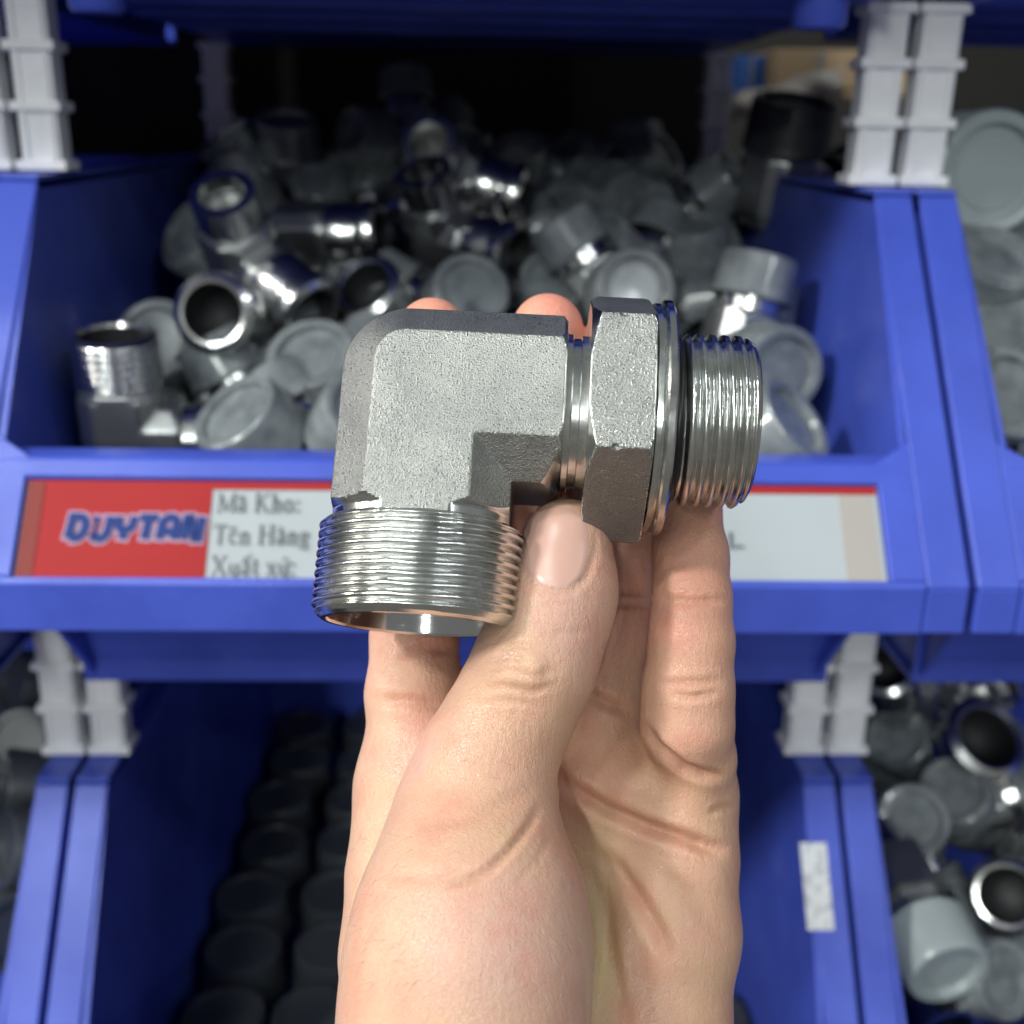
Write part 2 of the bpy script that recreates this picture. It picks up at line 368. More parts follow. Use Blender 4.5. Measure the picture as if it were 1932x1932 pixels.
# stroke lettering
def ribbon(P, w_, off, out):
    P = [np.array(p, float) for p in P]; n = len(P); Ls = []; Rs = []
    closed = np.allclose(P[0], P[-1]) and n > 3
    for i in range(n):
        if closed: a, c = P[(i-1) % (n-1)], P[(i+1) % (n-1)] if i < n-1 else P[1]
        else: a = P[i-1] if i else None; c = P[i+1] if i < n-1 else None
        d1 = (P[i]-a) if a is not None else (c-P[i]); d2 = (c-P[i]) if c is not None else d1
        d1 = d1/np.linalg.norm(d1); d2 = d2/np.linalg.norm(d2); tn = d1+d2
        tn = d1 if np.linalg.norm(tn) < 1e-6 else tn/np.linalg.norm(tn)
        nn = np.array([-tn[1], tn[0]]); s_ = 1/max(.5, abs(nn@np.array([-d1[1], d1[0]])))
        p = P[i].copy()
        Ls.append(p+nn*w_/2*s_); Rs.append(p-nn*w_/2*s_)
    out.append((Ls, Rs, off))
def arc(cx, cy, rx, ry, a0, a1, n=10):
    return [(cx+rx*math.cos(math.radians(a0+(a1-a0)*i/n)), cy+ry*math.sin(math.radians(a0+(a1-a0)*i/n))) for i in range(n+1)]
G = {  # thin-thick serif letters; (stroke, weight) on a cap height of 1
 'M': (0.95, [([(0.12, 0), (0.12, 1)], .5), ([(0.12, 1), (0.46, 0.05)], 1), ([(0.46, 0.05), (0.82, 1)], .5), ([(0.82, 1), (0.82, 0)], 1), ([(0, 0), (0.25, 0)], .4), ([(0.68, 0), (0.95, 0)], .4), ([(0, 1), (0.14, 1)], .4), ([(0.8, 1), (0.95, 1)], .4)]),
 'a': (0.5, [([(0.08, .58)]+arc(.2, .52, .14, .16, 120, 0, 6)+[(0.34, .1), (0.44, .03)], 1), (arc(.19, .18, .14, .16, 60, 320, 9), .8)]),
 'K': (0.8, [([(0.14, 0), (0.14, 1)], 1.1), ([(0.16, .42), (0.62, 1)], .5), ([(0.28, .55), (0.68, 0)], 1), ([(0, 0), (.3, 0)], .4), ([(0, 1), (.3, 1)], .4), ([(.5, 1), (.78, 1)], .4), ([(.52, 0), (.82, 0)], .4)]),
 'h': (0.56, [([(0.12, 0), (0.12, 1.04)], 1), ([(0.12, .45)]+arc(.27, .42, .14, .2, 140, 0, 7)+[(0.41, 0)], .9), ([(0, 0), (.23, 0)], .4), ([(.3, 0), (.54, 0)], .4)]),
 'o': (0.54, [(arc(.25, .32, .19, .3, 0, 360, 18), .85)]),
 ':': (0.3, [([(0.12, .02), (0.12, .14)], 1.3), ([(0.12, .5), (0.12, .62)], 1.3)]),
 '.': (0.3, [([(0.12, .0), (0.12, .13)], 1.4)]),
 'T': (0.68, [([(0.32, 0), (0.32, 1)], 1.1), ([(0.02, 1), (0.62, 1)], .6), ([(.2, 0), (.45, 0)], .4), ([(.02, .8), (.02, 1)], .4), ([(.62, .8), (.62, 1)], .4)]),
 'e': (0.5, [([(0.07, .36), (0.41, .36)]+arc(.24, .36, .17, .27, 0, 180, 9)+arc(.26, .3, .19, .28, 180, 320, 7), .8)]),
 'n': (0.56, [([(0.12, 0), (0.12, .62)], 1), ([(0.12, .45)]+arc(.27, .42, .14, .2, 140, 0, 7)+[(0.41, 0)], .9), ([(0, 0), (.23, 0)], .4), ([(.3, 0), (.54, 0)], .4)]),
 'H': (0.85, [([(0.14, 0), (0.14, 1)], 1.1), ([(0.66, 0), (0.66, 1)], 1.1), ([(0.14, .52), (0.66, .52)], .5), ([(0, 0), (.28, 0)], .4), ([(0, 1), (.28, 1)], .4), ([(.52, 0), (.8, 0)], .4), ([(.52, 1), (.8, 1)], .4)]),
 'g': (0.54, [(arc(.22, .42, .15, .2, 0, 360, 14), .8), (arc(.24, -.1, .2, .13, 0, 360, 14), .6), ([(.12, .25), (.2, .08), (.38, .02)], .6), ([(.36, .6), (.48, .62)], .6)]),
 'X': (0.8, [([(0.08, 1), (0.68, 0)], 1.1), ([(0.66, 1), (0.08, 0)], .5), ([(0, 0), (.22, 0)], .4), ([(0, 1), (.28, 1)], .4), ([(.52, 0), (.78, 0)], .4), ([(.52, 1), (.76, 1)], .4)]),
 'u': (0.56, [([(0.1, .62), (0.1, .2)]+arc(.24, .2, .14, .18, 180, 300, 6)+[(.4, .15)], .9), ([(0.41, .62), (0.41, .0), (.5, .0)], 1)]),
 't': (0.34, [([(0.14, .85), (0.14, .14), (.22, .03), (.32, .08)], .95), ([(0.02, .62), (0.3, .62)], .5)]),
 'x': (0.54, [([(0.06, .62), (0.44, 0)], 1), ([(0.42, .62), (0.06, 0)], .5), ([(0, 0), (.16, 0)], .4), ([(.34, 0), (.52, 0)], .4), ([(0, .62), (.18, .62)], .4), ([(.32, .62), (.5, .62)], .4)]),
 'L': (0.66, [([(0.14, 0), (0.14, 1)], 1.3), ([(0, 0), (.56, 0), (.6, .26)], .6), ([(0, 1), (.3, 1)], .4)]),
}
ACC = {'~': [([(.05, .78), (.14, .86), (.26, .8), (.36, .88)], .6)], '^': [([(.08, .76), (.22, .93), (.38, .76)], .6)], '`': [([(.12, .95), (.28, .77)], .7)],
       '^/': [([(.08, .76), (.22, .93), (.38, .76)], .6), ([(.36, .92), (.46, 1.12)], .6)], "'": [([(.2, .77), (.36, .96)], .6), ([(.41, .62), (.52, .66), (.5, .8)], .6)]}
def text(name, items, x, tt, size, wt, mat, parent, off):
    out = []; cx = 0; k = 0
    for ch, acc in items:
        if ch == ' ': cx += .32; continue
        adv, st = G[ch]
        for P, wg in list(st)+(ACC[acc] if acc else []):
            ribbon([(cx+p[0], p[1]) for p in P], wt*wg, off+0.02*k, out); k += 1
        cx += adv+.05
    V = []; F = []
    for Ls, Rs, of in out:
        n = len(Ls); b0 = len(V)
        for p in Ls+Rs: V.append(onplane(x+p[0]*size, tt-p[1]*size/LEN, of))
        F += [(b0+i, b0+n+i, b0+n+i+1, b0+i+1) for i in range(n-1)]
    return mk(name, V, F, mat, parent, org=org)
def line(s, acc):
    return [(c, acc.get(i)) for i, c in enumerate(s)]
sz = 7.9
for nm, s_, acc, u_, v_ in (('text_line', 'Ma Kho:', {1: '~'}, 407, 963), ('text_line', 'Ten Hang', {1: '^', 5: '`'}, 400, 1024), ('text_line', 'Xuat xu:', {2: '^/', 6: "'"}, 395, 1083)):
    px, pt_ = card_t(u_, v_); text(nm, line(s_, acc), px, pt_, sz, .13, ink, nc, -1.75)
px, pt_ = card_t(1378, 1031); text('text_line', line('L.', {}), px, pt_, 6.4, .2, ink, nc, -1.75)
# logo letters: rounded heavy strokes, leaning
D = {'D': (.98, [[(.16, .02), (.16, .98), (.42, .98)]+arc(.44, .5, .36, .48, 90, -90, 8)+[(.3, .02)]]),
     'U': (.98, [[(.14, 1), (.14, .36)]+arc(.45, .36, .31, .36, 180, 360, 8)+[(.76, 1)]]),
     'Y': (.92, [[(.08, 1), (.1, .72)]+arc(.42, .7, .32, .3, 190, 350, 6)+[(.76, 1)], [(.42, .42), (.42, 0)]]),
     'T': (.86, [[(.02, .95), (.8, .95)], [(.41, .85), (.41, 0)]]),
     'A': (.98, [[(.12, 0), (.12, .6)]+arc(.44, .62, .32, .36, 180, 0, 8)+[(.76, 0)], [(.22, .34), (.66, .34)]]),
     'N': (.96, [[(.12, 0), (.12, .95), (.24, .95), (.64, .05), (.76, .05), (.76, 1)]])}
px, pt_ = card_t(118, 1014)
for nm, wt, mat, of in (('logo_outline', .56, logo_white, -1.75), ('logo_letters', .34, logo_blue, -1.2)):
    V = []; F = []; cx = 0; k = 0; sh = 0.12
    for ch in 'DUYTAN':
        adv, sts = D[ch]; out = []
        for P in sts:
            P = [(cx+p[0]*.93+p[1]*sh, p[1]) for p in P]
            if nm == 'logo_outline' :
                a0 = np.array(P[0])-np.array(P[1]); a0 = a0/np.linalg.norm(a0)*.12; a1 = np.array(P[-1])-np.array(P[-2]); a1 = a1/np.linalg.norm(a1)*.12
                P = [tuple(np.array(P[0])+a0)]+P[1:-1]+[tuple(np.array(P[-1])+a1)]
            ribbon(P, wt, of+.02*k, out); k += 1
        for Ls, Rs, off in out:
            n = len(Ls); b0 = len(V)
            for p in Ls+Rs: V.append(onplane(px+p[0]*9.6, pt_-p[1]*9.4/LEN, off))
            F += [(b0+i, b0+n+i, b0+n+i+1, b0+i+1) for i in range(n-1)]
        cx += adv
    mk(nm, V, F, mat, redo if False else nc, org=org)

# paper tag stuck on the edge of the lower middle bin
m = MB(); ta, tb = .168, .404
x1l = XL0+PITCHX-1.6-17.5
m.hexa([(x1l-5, *(sl(ta, .5)+[0, -HROW])), (x1l-5, *(sl(tb, .5)+[0, -HROW])), (x1l+9, *(sl(tb, .5)+[0, -HROW])), (x1l+9, *(sl(ta, .5)+[0, -HROW]))],
       [(x1l-5, *(sl(ta, .1)+[0, -HROW])), (x1l-5, *(sl(tb, .1)+[0, -HROW])), (x1l+9, *(sl(tb, .1)+[0, -HROW])), (x1l+9, *(sl(ta, .1)+[0, -HROW]))])
tag(mk('paper_tag', m.V, m.F, tagp), 'small worn white paper strip stuck on a blue bin edge right of the wrist', 'paper tag')

# ------------------------------------------------------------------ white posts between the rows
def make_post():
    t = empty('bin_post')
    m = MB()
    m.box(-9.2, 9.2, -7.5, 7.5, 0.5, 70)
    mk('post_shaft', m.V, m.F, white, t, bevel=1.6)
    for dx in (-6.2, 6.2):
        m = MB().box(dx-1.2, dx+1.2, -8.6, -7.45, 4.5, 68); mk('shaft_rib', m.V, m.F, white, t, bevel=.4)
    for zz in (0, 23, 46, 67):
        m = MB().box(-11.6, 11.6, -9.8, 9.8, zz, zz+4.2); mk('collar', m.V, m.F, white, t, bevel=1.0)
    return t
post0 = make_post(); first = True
def put_post(x, y, z, label, group='white posts holding the bin rows apart'):
    global first
    o = post0 if first else copy_tree(post0); first = False
    o.location = Vector((x, y, z))*MM; tag(o, label, 'bin post', group)
    if z > -100: o.scale = (1, 1, 1.12)
zt = -22.0
for ix, nmx in ((0, 'upper left'), (1, 'upper right')):
    xb_ = XL0+ix*PITCHX
    put_post(xb_-12.4, 549, zt, f'white ribbed plastic post at the {nmx}, left one of its pair')
    put_post(xb_+12.4, 549, zt, f'white ribbed plastic post at the {nmx}, right one of its pair')
    nl = 'below the red card end' if ix == 0 else 'right of the little finger below the card'
    put_post(xb_-12.4, 549, zt-HROW, f'white ribbed post {nl}, left one of its pair')
    put_post(xb_+12.4, 549, zt-HROW, f'white ribbed post {nl}, right one of its pair')
put_post(XL0+16, 905, zt, 'shaded grey post at the back left of the labelled bin')
put_post(XL0+PITCHX-16, 905, zt, 'shaded grey post at the back right of the labelled bin')

# ------------------------------------------------------------------ elbow body as a distance field
def body_field(X, Y, Z, a=10.1, T=17.7, R0=13.5, bottom=-27.0, right=27.4, cyl=18.9):
    c = T-a
    # L outline in (x,z): arms of half width T; outer corner top-left rounded
    qx = np.abs(X)-T; qz = -T-Z
    def box(cx, cz, hx, hz):
        dx = np.abs(X-cx)-hx; dz = np.abs(Z-cz)-hz
        return np.minimum(np.maximum(dx, dz), 0)+np.hypot(np.maximum(dx, 0), np.maximum(dz, 0))
    big = 60.0
    # vertical arm: x in [-T,T], z in [-big, T]; horizontal arm: z in [-T,T], x in [-T, big]; with rounded outer corner
    def half(px, pz):  # rounded quarter-plane x>-T, z<T
        dx = -T-px; dz = pz-T; mx_ = np.maximum(dx+R0, 0); mz_ = np.maximum(dz+R0, 0)
        return np.minimum(np.maximum(dx, dz)+R0, 0)+np.hypot(mx_, mz_)-R0
    q = half(X, Z)
    d2 = np.maximum(q, np.minimum(X-T, -T-Z))
    ay = np.abs(Y)
    f = np.maximum(np.maximum(d2, ay-T), (ay-T+c+d2)/math.sqrt(2))
    f = np.maximum(f, bottom-Z); f = np.maximum(f, X-right)
    # machined scallops round the port and the end face
    rz = np.hypot(X, Y)
    cone = (rz-cyl-np.maximum(Z+24.4, 0)*1.0)*0.7
    f = np.where(Z < 10, np.maximum(f, cone), f)
    rx = np.hypot(Y, Z)
    f = np.maximum(f, (rx-19.0-(right-X)*1.3)*0.6)
    return f
def grid(lo, hi, h):
    ax = [np.arange(l, u_+h, h) for l, u_ in zip(lo, hi)]
    return np.meshgrid(*ax, indexing='ij')
def body_mesh(h):
    lo = (-21.3, -20.3, -29.3); X, Y, Z = grid(lo, (29, 21, 21), h)
    P, Q = surface_nets(body_field(X, Y, Z), lo, h)
    for _ in range(2):      # snap to the true surface
        e_ = .05; f = body_field(P[:, 0], P[:, 1], P[:, 2])
        g = np.stack([body_field(P[:, 0]+e_*(i == 0), P[:, 1]+e_*(i == 1), P[:, 2]+e_*(i == 2))-f for i in range(3)], 1)/e_
        P -= g*(f/np.maximum((g**2).sum(1), .1))[:, None]*.9
    return P, Q

# ------------------------------------------------------------------ the elbow fitting in the hand
fa, fb_, fc = -0.556, 0.028, -0.060
Rm = Matrix.Rotation(fc, 3, 'Z') @ Matrix.Rotation(fa, 3, 'X') @ Matrix.Rotation(fb_, 3, 'Y')
elb = empty('elbow_fitting'); elb.matrix_world = Matrix.Translation(Vector((-8.8, 227.2, -55.35))*MM) @ Rm.to_4x4()
tag(elb, 'large zinc plated steel elbow fitting held between thumb and fingers', 'pipe fitting')
P, Q = body_mesh(0.36)
body = mesh_np('body', P, Q, forged, elb)
body.data.materials.append(turned)
cen = P[Q].mean(1); v1 = P[Q[:, 2]]-P[Q[:, 0]]; v2 = P[Q[:, 3]]-P[Q[:, 1]]; nn = np.cross(v1, v2); nn /= np.linalg.norm(nn, axis=1)[:, None]+1e-9
rz = np.hypot(cen[:, 0], cen[:, 1]); rx = np.hypot(cen[:, 1], cen[:, 2])
coneok = (np.abs(rz-18.9-np.maximum(cen[:, 2]+24.4, 0)*1.0) < .14) & (cen[:, 2] < -14)
endok = (cen[:, 0] > 27.2) | ((np.abs(rx-19.0-(27.4-cen[:, 0])*1.3) < .14) & (cen[:, 0] > 20))
mi = (coneok | endok | (cen[:, 2] < -26.8)).astype(np.int32)
if len(body.data.polygons) == len(mi): body.data.polygons.foreach_set('material_index', mi)
# downward port
V, F = thread(21.0, 2.0, -26.2, -45.4, depth=1.15, n=160, m=10, noise=.008, lead0=1.0, lead1=1.6)
mk('port_thread', V, [f[::-1] for f in F], turned, elb, smooth=True)
V, F = lathe([(19.7, -45.35), (19.0, -45.9), (18.0, -45.9), (17.7, -45.4)], 120); mk('port_rim', V, [f[::-1] for f in F], turned, elb, angle=25)
V, F = lathe([(17.7, -45.4), (15.6, -33), (15.2, -32.8), (15.2, -24), (12.0, -23.8), (12, 5), (0.1, 5)], 120); mk('bore', V, [f[::-1] for f in F], polished, elb, angle=25)
# neck
V, F = lathe([(18.3, 27.3), (16.6, 27.5), (16.5, 28.5), (15.7, 28.8), (15.7, 30.2), (16.3, 30.4), (16.3, 32.1)], 110, 'x'); mk('neck', V, F, turned, elb, angle=25)
# hex nut from a distance field
def nut_field(X, Y, Z, AF2=23.2, x0=31.35, x1=43.9):
    f = np.maximum(np.abs(Y), np.maximum(np.abs(Y*.5+Z*.8660254), np.abs(Y*.5-Z*.8660254)))-AF2
    f = np.maximum(f, np.maximum(x0-X, X-x1)); r = np.hypot(Y, Z)
    f = np.maximum(f, (r-23.4-(X-x0)*1.9)*.5)
    f = np.maximum(f, (r-25.8-(x1-X)*1.2)*.6)
    for (nx_, ny_, nz_) in ((37.3, -23.2, 13.4), (36.8, -23.2, -13.4)):      # tool nicks on the edges
        f = np.maximum(f, .75-np.sqrt((X-nx_)**2+((Y-ny_)*1)**2+(Z-nz_)**2))
    return f
lo = (30.5, -28, -28); X, Y, Z = grid(lo, (45, 28, 28), .38)
P, Q = surface_nets(nut_field(X, Y, Z), lo, .38)
for _ in range(2):
    e_ = .05; f = nut_field(P[:, 0], P[:, 1], P[:, 2])
    g = np.stack([nut_field(P[:, 0]+e_*(i == 0), P[:, 1]+e_*(i == 1), P[:, 2]+e_*(i == 2))-f for i in range(3)], 1)/e_
    P -= g*(f/np.maximum((g**2).sum(1), .1))[:, None]*.9
nut = mesh_np('hex_nut', P, Q, forged, elb); nut.data.materials.append(turned); nut.location.x = 0.4*MM
cen = P[Q].mean(1); rx = np.hypot(cen[:, 1], cen[:, 2])
mi = ((np.abs(rx-23.4-(cen[:, 0]-31.35)*1.9) < .2) | (np.abs(rx-25.8-(43.9-cen[:, 0])*1.2) < .2) | (cen[:, 0] < 31.5) | (cen[:, 0] > 43.75)).astype(np.int32)
if len(nut.data.polygons) == len(mi): nut.data.polygons.foreach_set('material_index', mi)
V, F = lathe([(20.0, 43.9), (22.6, 44.0), (23.6, 44.3), (23.7, 45.3), (22.9, 45.5), (22.9, 45.8), (24.0, 46.0), (24.4, 46.4), (24.4, 47.6), (24.0, 48.0), (18, 48.1), (16.0, 48.2)], 140, 'x')
V = [(x, y*(1+.0022*math.sin(70*math.atan2(z, y))*(46.2 < x < 47.8)), z*(1+.0022*math.sin(70*math.atan2(z, y))*(46.2 < x < 47.8))) for x, y, z in V]
mk('washer_face', V, F, turned, elb, angle=30).location.x = 0.4*MM
V, F = lathe([(16.6+1.0*math.cos(a_), 49.3+1.0*math.sin(a_)) for a_ in np.linspace(0, 2*math.pi, 16, endpoint=False)], 96, 'x', close=True); mk('groove_shade_ring', V, F, groove_shade, elb, smooth=True).location.x = 0.4*MM  # black ring added for the dark of the relief groove
V, F = lathe([(16.2, 48.2), (16.2, 51.4)], 90, 'x'); mk('relief_groove', V, F, turned, elb, smooth=True).location.x = 0.4*MM
V, F = thread(17.9, 2.62, 50.4, 64.9, depth=1.45, n=150, m=12, axis='x', noise=.004, lead0=1.2, lead1=2.0); mk('stud_thread', V, F, turned, elb, smooth=True).location.x = 0.4*MM
V, F = lathe([(16.35, 64.9), (15.9, 65.3), (12.6, 65.3), (12.2, 64.8), (12.2, 20)], 96, 'x'); mk('stud_end', V, F, turned, elb, angle=25).location.x = 0.4*MM

# ------------------------------------------------------------------ fittings lying in the bins
Pb, Qb = body_mesh(1.3)
def cap_parts(parent, axis, L0, mat, r=22.5, ln=25):
    prof = [(r-1.8, L0+1), (r+.6, L0), (r+.9, L0+1.5), (r+.2, L0+2.6), (r-.6, L0+ln-2), (r-1.6, L0+ln), (r-2.6, L0+ln+.5), (r-5.6, L0+ln), (r-6.6, L0+ln-3.2), (r-9, L0+ln-3.4), (r-9.5, L0+ln-2.8), (0.1, L0+ln-2.6)]
    V, F = lathe(prof, 40, axis); return mk('end_cap', V, F, mat, parent, angle=35)
def proto(kind):
    t = empty('pipe_fitting')
    if kind == 'straight':
        V, F = lathe([(19, -22), (22, -20)]+[(22, 8)]+[(17, 9), (17, 20)], 6); mk('hex_body', V, F, dullzinc, t)
        cap_parts(t, 'z', 20, capm, 21, 26)
        V, F = lathe([(17, -22), (17, -40), (12, -40.2), (12, -30)], 32); mk('lower_stub', V, [f[::-1] for f in F], chrome, t, angle=30)
        return t
    ob = mesh_np('body', Pb*np.array([1, 1, -1]), Qb[:, ::-1], dullzinc, t)
    V, F = lathe([(16, 27), (16, 33)], 32, 'x'); mk('neck', V, F, chrome, t, smooth=True)
    V, F = lathe([(17.2, 33), (17.2, 48), (12, 48.2), (12, 40)], 32, 'x'); mk('stud', V, F, chrome, t, angle=30)
    if kind == 'capped':
        cap_parts(t, 'z', 26, capm); cap_parts(t, 'x', 34, capm, 20.5, 22)
    if kind == 'thread':
        V, F = thread(19.5, 3.8, 26.5, 49, depth=2.5, n=48, m=8); mk('port_thread', V, F, chrome, t, smooth=True)
        V, F = lathe([(18.2, 50), (16.5, 50.4), (16, 40), (0.1, 39.8)], 48); mk('bore', V, F, darkhole, t, angle=30)
        V, F = lathe([(18.6, 49.6), (16.4, 50.8), (15.8, 49.0)], 48); mk('port_rim', V, F, chrome, t, angle=30)
    if kind == 'chrome':
        V, F = lathe([(15, 26), (19.0, 27), (19.3, 40), (17.2, 44), (17.2, 46.5), (20.2, 48.5), (20.6, 52), (19.6, 56.5), (16.2, 58.5), (14.4, 58)], 56); mk('flared_nut', V, F, chrome, t, angle=45)
        V, F = lathe([(14.4, 58), (13.2, 54), (13.2, 38), (0.1, 38)], 48); mk('bore', V, F, darkhole, t, smooth=True)
    return t
protos = {}; used = set()
def place(kind, p, n, mdir, label, group, scale=1.0, tip=None, capmat=None):
    if kind not in protos: protos[kind] = proto(kind)
    o = protos[kind] if kind not in used else copy_tree(protos[kind]); used.add(kind)
    n = Vector(n).normalized(); x = Vector(mdir); x = (x-n*x.dot(n)).normalized(); y = n.cross(x)
    tip = {'capped': 51, 'thread': 50, 'chrome': 57, 'straight': 46}[kind] if tip is None else tip
    loc = Vector(tuple(p))*MM - n*tip*MM*scale
    o.matrix_world = Matrix.Translation(loc) @ Matrix(((x[0], y[0], n[0], 0), (x[1], y[1], n[1], 0), (x[2], y[2], n[2], 0), (0, 0, 0, 1))) @ Matrix.Scale(scale, 4)
    tag(o, label, 'pipe fitting', group)
    if capmat:
        for c in o.children:
            if c.name.startswith('end_cap'):
                c.data = c.data.copy(); c.data.materials[0] = capmat
    return o
GM = 'steel fittings heaped in the labelled bin'
items = [  # kind, u, v, Y, direction of the shown end, direction of the other arm, label
 ('thread', 215, 632, 500, (0.02, -.12, 1), (1, .1, 0), 'elbow fitting standing with bare thread up in the left front corner of the labelled bin'),
 ('chrome', 402, 590, 545, (-.05, -.95, .22), (.3, .3, -1), 'open ended fitting with shiny ring and black bore facing out, left of the hand'),
 ('capped', 440, 775, 478, (-.45, -.45, .75), (.8, .2, -.5), 'fitting with a tilted grey cap just above the red end of the card'),
 ('capped', 585, 665, 520, (-.12, -.62, .78), (.3, .9, -.3), 'fitting with a dished grey cap left of the steel elbow in the hand'),
 ('chrome', 715, 440, 705, (.97, -.2, .06), (-.1, .3, -1), 'shiny fitting lying level, pointing right in the middle of the heap'),
 ('capped', 430, 345, 740, (-.3, -.7, .5), (-.4, -.6, -.6), 'fitting with a flat grey cap at the back left of the heap'),
 ('chrome', 690, 540, 615, (-.35, -.7, .62), (.4, .5, -.6), 'fitting with a bright ring end above the corner of the held elbow'),
 ('chrome', 745, 358, 730, (-.62, -.35, .62), (.5, -.2, .2), 'bright fitting leaning up to the left behind the index fingertip'),
 ('capped', 890, 545, 610, (.2, -.75, .5), (-.5, -.3, .6), 'grey capped fitting behind the two fingertips, leaning right'),
 ('chrome', 975, 480, 690, (.7, -.5, -.1), (-.4, -.3, .8), 'small bright ended fitting behind the middle fingertip'),
 ('capped', 1200, 545, 585, (.1, -.92, .28), (-.5, -.1, .8), 'fitting with a round grey cap facing out behind the hex nut'),
 ('capped', 1120, 455, 660, (-.5, -.5, .55), (.3, .4, .6), 'grey capped fitting above the hex nut leaning to the left'),
 ('capped', 1175, 385, 730, (-.7, -.6, .3), (.6, -.4, .6), 'grey capped fitting at the back right of the heap, facing left'),
 ('capped', 1310, 420, 700, (-.15, -.3, .95), (.8, -.2, -.5), 'grey capped fitting pointing up near the right wall of the labelled bin'),
 ('capped', 1430, 530, 590, (.03, -.15, 1), (-.6, .6, .1), 'upright grey capped fitting with a broad top beside the right bin wall'),
 ('capped', 1480, 700, 520, (.25, -.93, .12), (.2, .3, 1), 'fitting with a ringed grey cap facing out right of the held thread'),
 ('capped', 1505, 790, 470, (.5, -.35, .55), (-.8, .5, 0), 'grey capped fitting in the right front corner of the labelled bin'),
 ('chrome', 985, 372, 750, (.75, -.2, -.2), (-.2, -.8, .4), 'dark fitting with a bright streak behind the centre of the heap'),
 ('capped', 880, 340, 770, (.1, -.7, .4), (.8, .2, .4), 'dim capped fitting in the middle at the back of the heap'),
 ('capped', 350, 440, 640, (-.5, -.5, .4), (.5, .5, -.7), 'dark capped fitting against the left wall of the labelled bin'),
 ('capped', 1050, 520, 640, (-.1, -.6, .6), (.7, .4, .2), 'dim capped fitting showing between the fingertips and the hex nut'),
 ('chrome', 590, 590, 590, (.62, -.5, -.35), (-.5, .1, .6), 'fitting pointing down right between the dished cap and the open bore'),
 ('capped', 290, 640, 560, (-.1, -.8, .4), (.8, .3, .2), 'dark capped fitting behind the upright bare thread'),
 ('capped', 700, 770, 470, (.3, -.5, .6), (-.6, .6, -.1), 'capped fitting hidden mostly by the left face of the held elbow'),
 ('capped', 1000, 760, 470, (-.2, -.5, .7), (.6, .6, 0), 'capped fitting in the front of the heap behind the held elbow'),
 ('capped', 1250, 780, 480, (.2, -.5, .7), (.6, -.1, .3), 'capped fitting in the front of the heap behind the hex nut')]
for it in items: place(it[0], at(it[1], it[2], it[3]), it[4], it[5], it[6], GM)
back = sorted([(420, 250), (540, 215), (660, 250), (790, 265), (880, 280), (970, 300), (1060, 285), (1150, 300), (1240, 330), (600, 320), (700, 330), (1090, 340)])
OR2 = ['first', 'second', 'third', 'fourth', 'fifth', 'sixth', 'seventh', 'eighth', 'ninth', 'tenth', 'eleventh', 'twelfth']
for kb, (u_, v_) in enumerate(back):
    d = Vector((random.uniform(-1, 1), -random.uniform(.1, .8), random.uniform(-.1, .9)))
    place('capped', at(u_, v_+8, 840+random.uniform(-30, 30)), d, (random.uniform(-1, 1), random.uniform(-1, 1), random.uniform(-1, 1)),
          f'dark capped fitting, {OR2[kb]} from the left along the shaded back of the labelled bin', 'dark fittings along the back of the labelled bin')
for k in range(52):   # the layer underneath that shows through the gaps
    yy = random.uniform(500, 880); s_ = (yy-470)/(880-470)
    xx = random.uniform(-150, 140); zz = -172+140*s_-random.uniform(0, 25)
    d = Vector((random.uniform(-1, 1), random.uniform(-1, .4), random.uniform(-.5, .8)))
    place('capped', (xx, yy, zz), d, (random.uniform(-1, 1), random.uniform(-1, 1), random.uniform(-1, 1)),
          'half buried capped fitting showing through gaps of the heap in the labelled bin', 'half buried fittings of the heap', tip=10)
# rows of big upright capped fittings in the bin below
def stub():
    t = empty('capped_fitting')
    V, F = lathe([(21, 0), (24, 1), (24, 18), (22, 19), (22, 30)], 6); mk('hex_body', V, F, dullzinc, t)
    V, F = lathe([(25.2, 24), (27.2, 25), (27.0, 28), (25.8, 29), (25.2, 51), (24, 54), (20, 54.5), (19.2, 52.5), (0.1, 52.3)], 48); mk('end_cap', V, F, shadecap, t, angle=35)
    return t
shadecap = M('shaded_grey_cap', (0.05, 0.056, 0.065), 0.35)  # grey cap plastic darkened in colour for the shadowed bins
ORD = ['first', 'second', 'third', 'fourth', 'fifth', 'sixth', 'seventh', 'eighth', 'ninth', 'tenth', 'eleventh', 'twelfth']
st0 = stub(); fst = True; zf = -257-HROW
for c in range(6):
    for r in range(7):
        x = -153+c*60+ (r % 2)*3+random.uniform(-2, 2); y = 540+r*58+random.uniform(-2, 2)
        o = st0 if fst else copy_tree(st0); fst = False
        o.location = Vector((x, y, zf+.5))*MM; o.rotation_euler = (random.uniform(-.03, .03), random.uniform(-.03, .03), random.uniform(0, 6))
        tag(o, f'dark cap, {ORD[r]} from the front in the {ORD[c]} row of the lower middle bin', 'pipe fitting', 'dark capped fittings in rows')
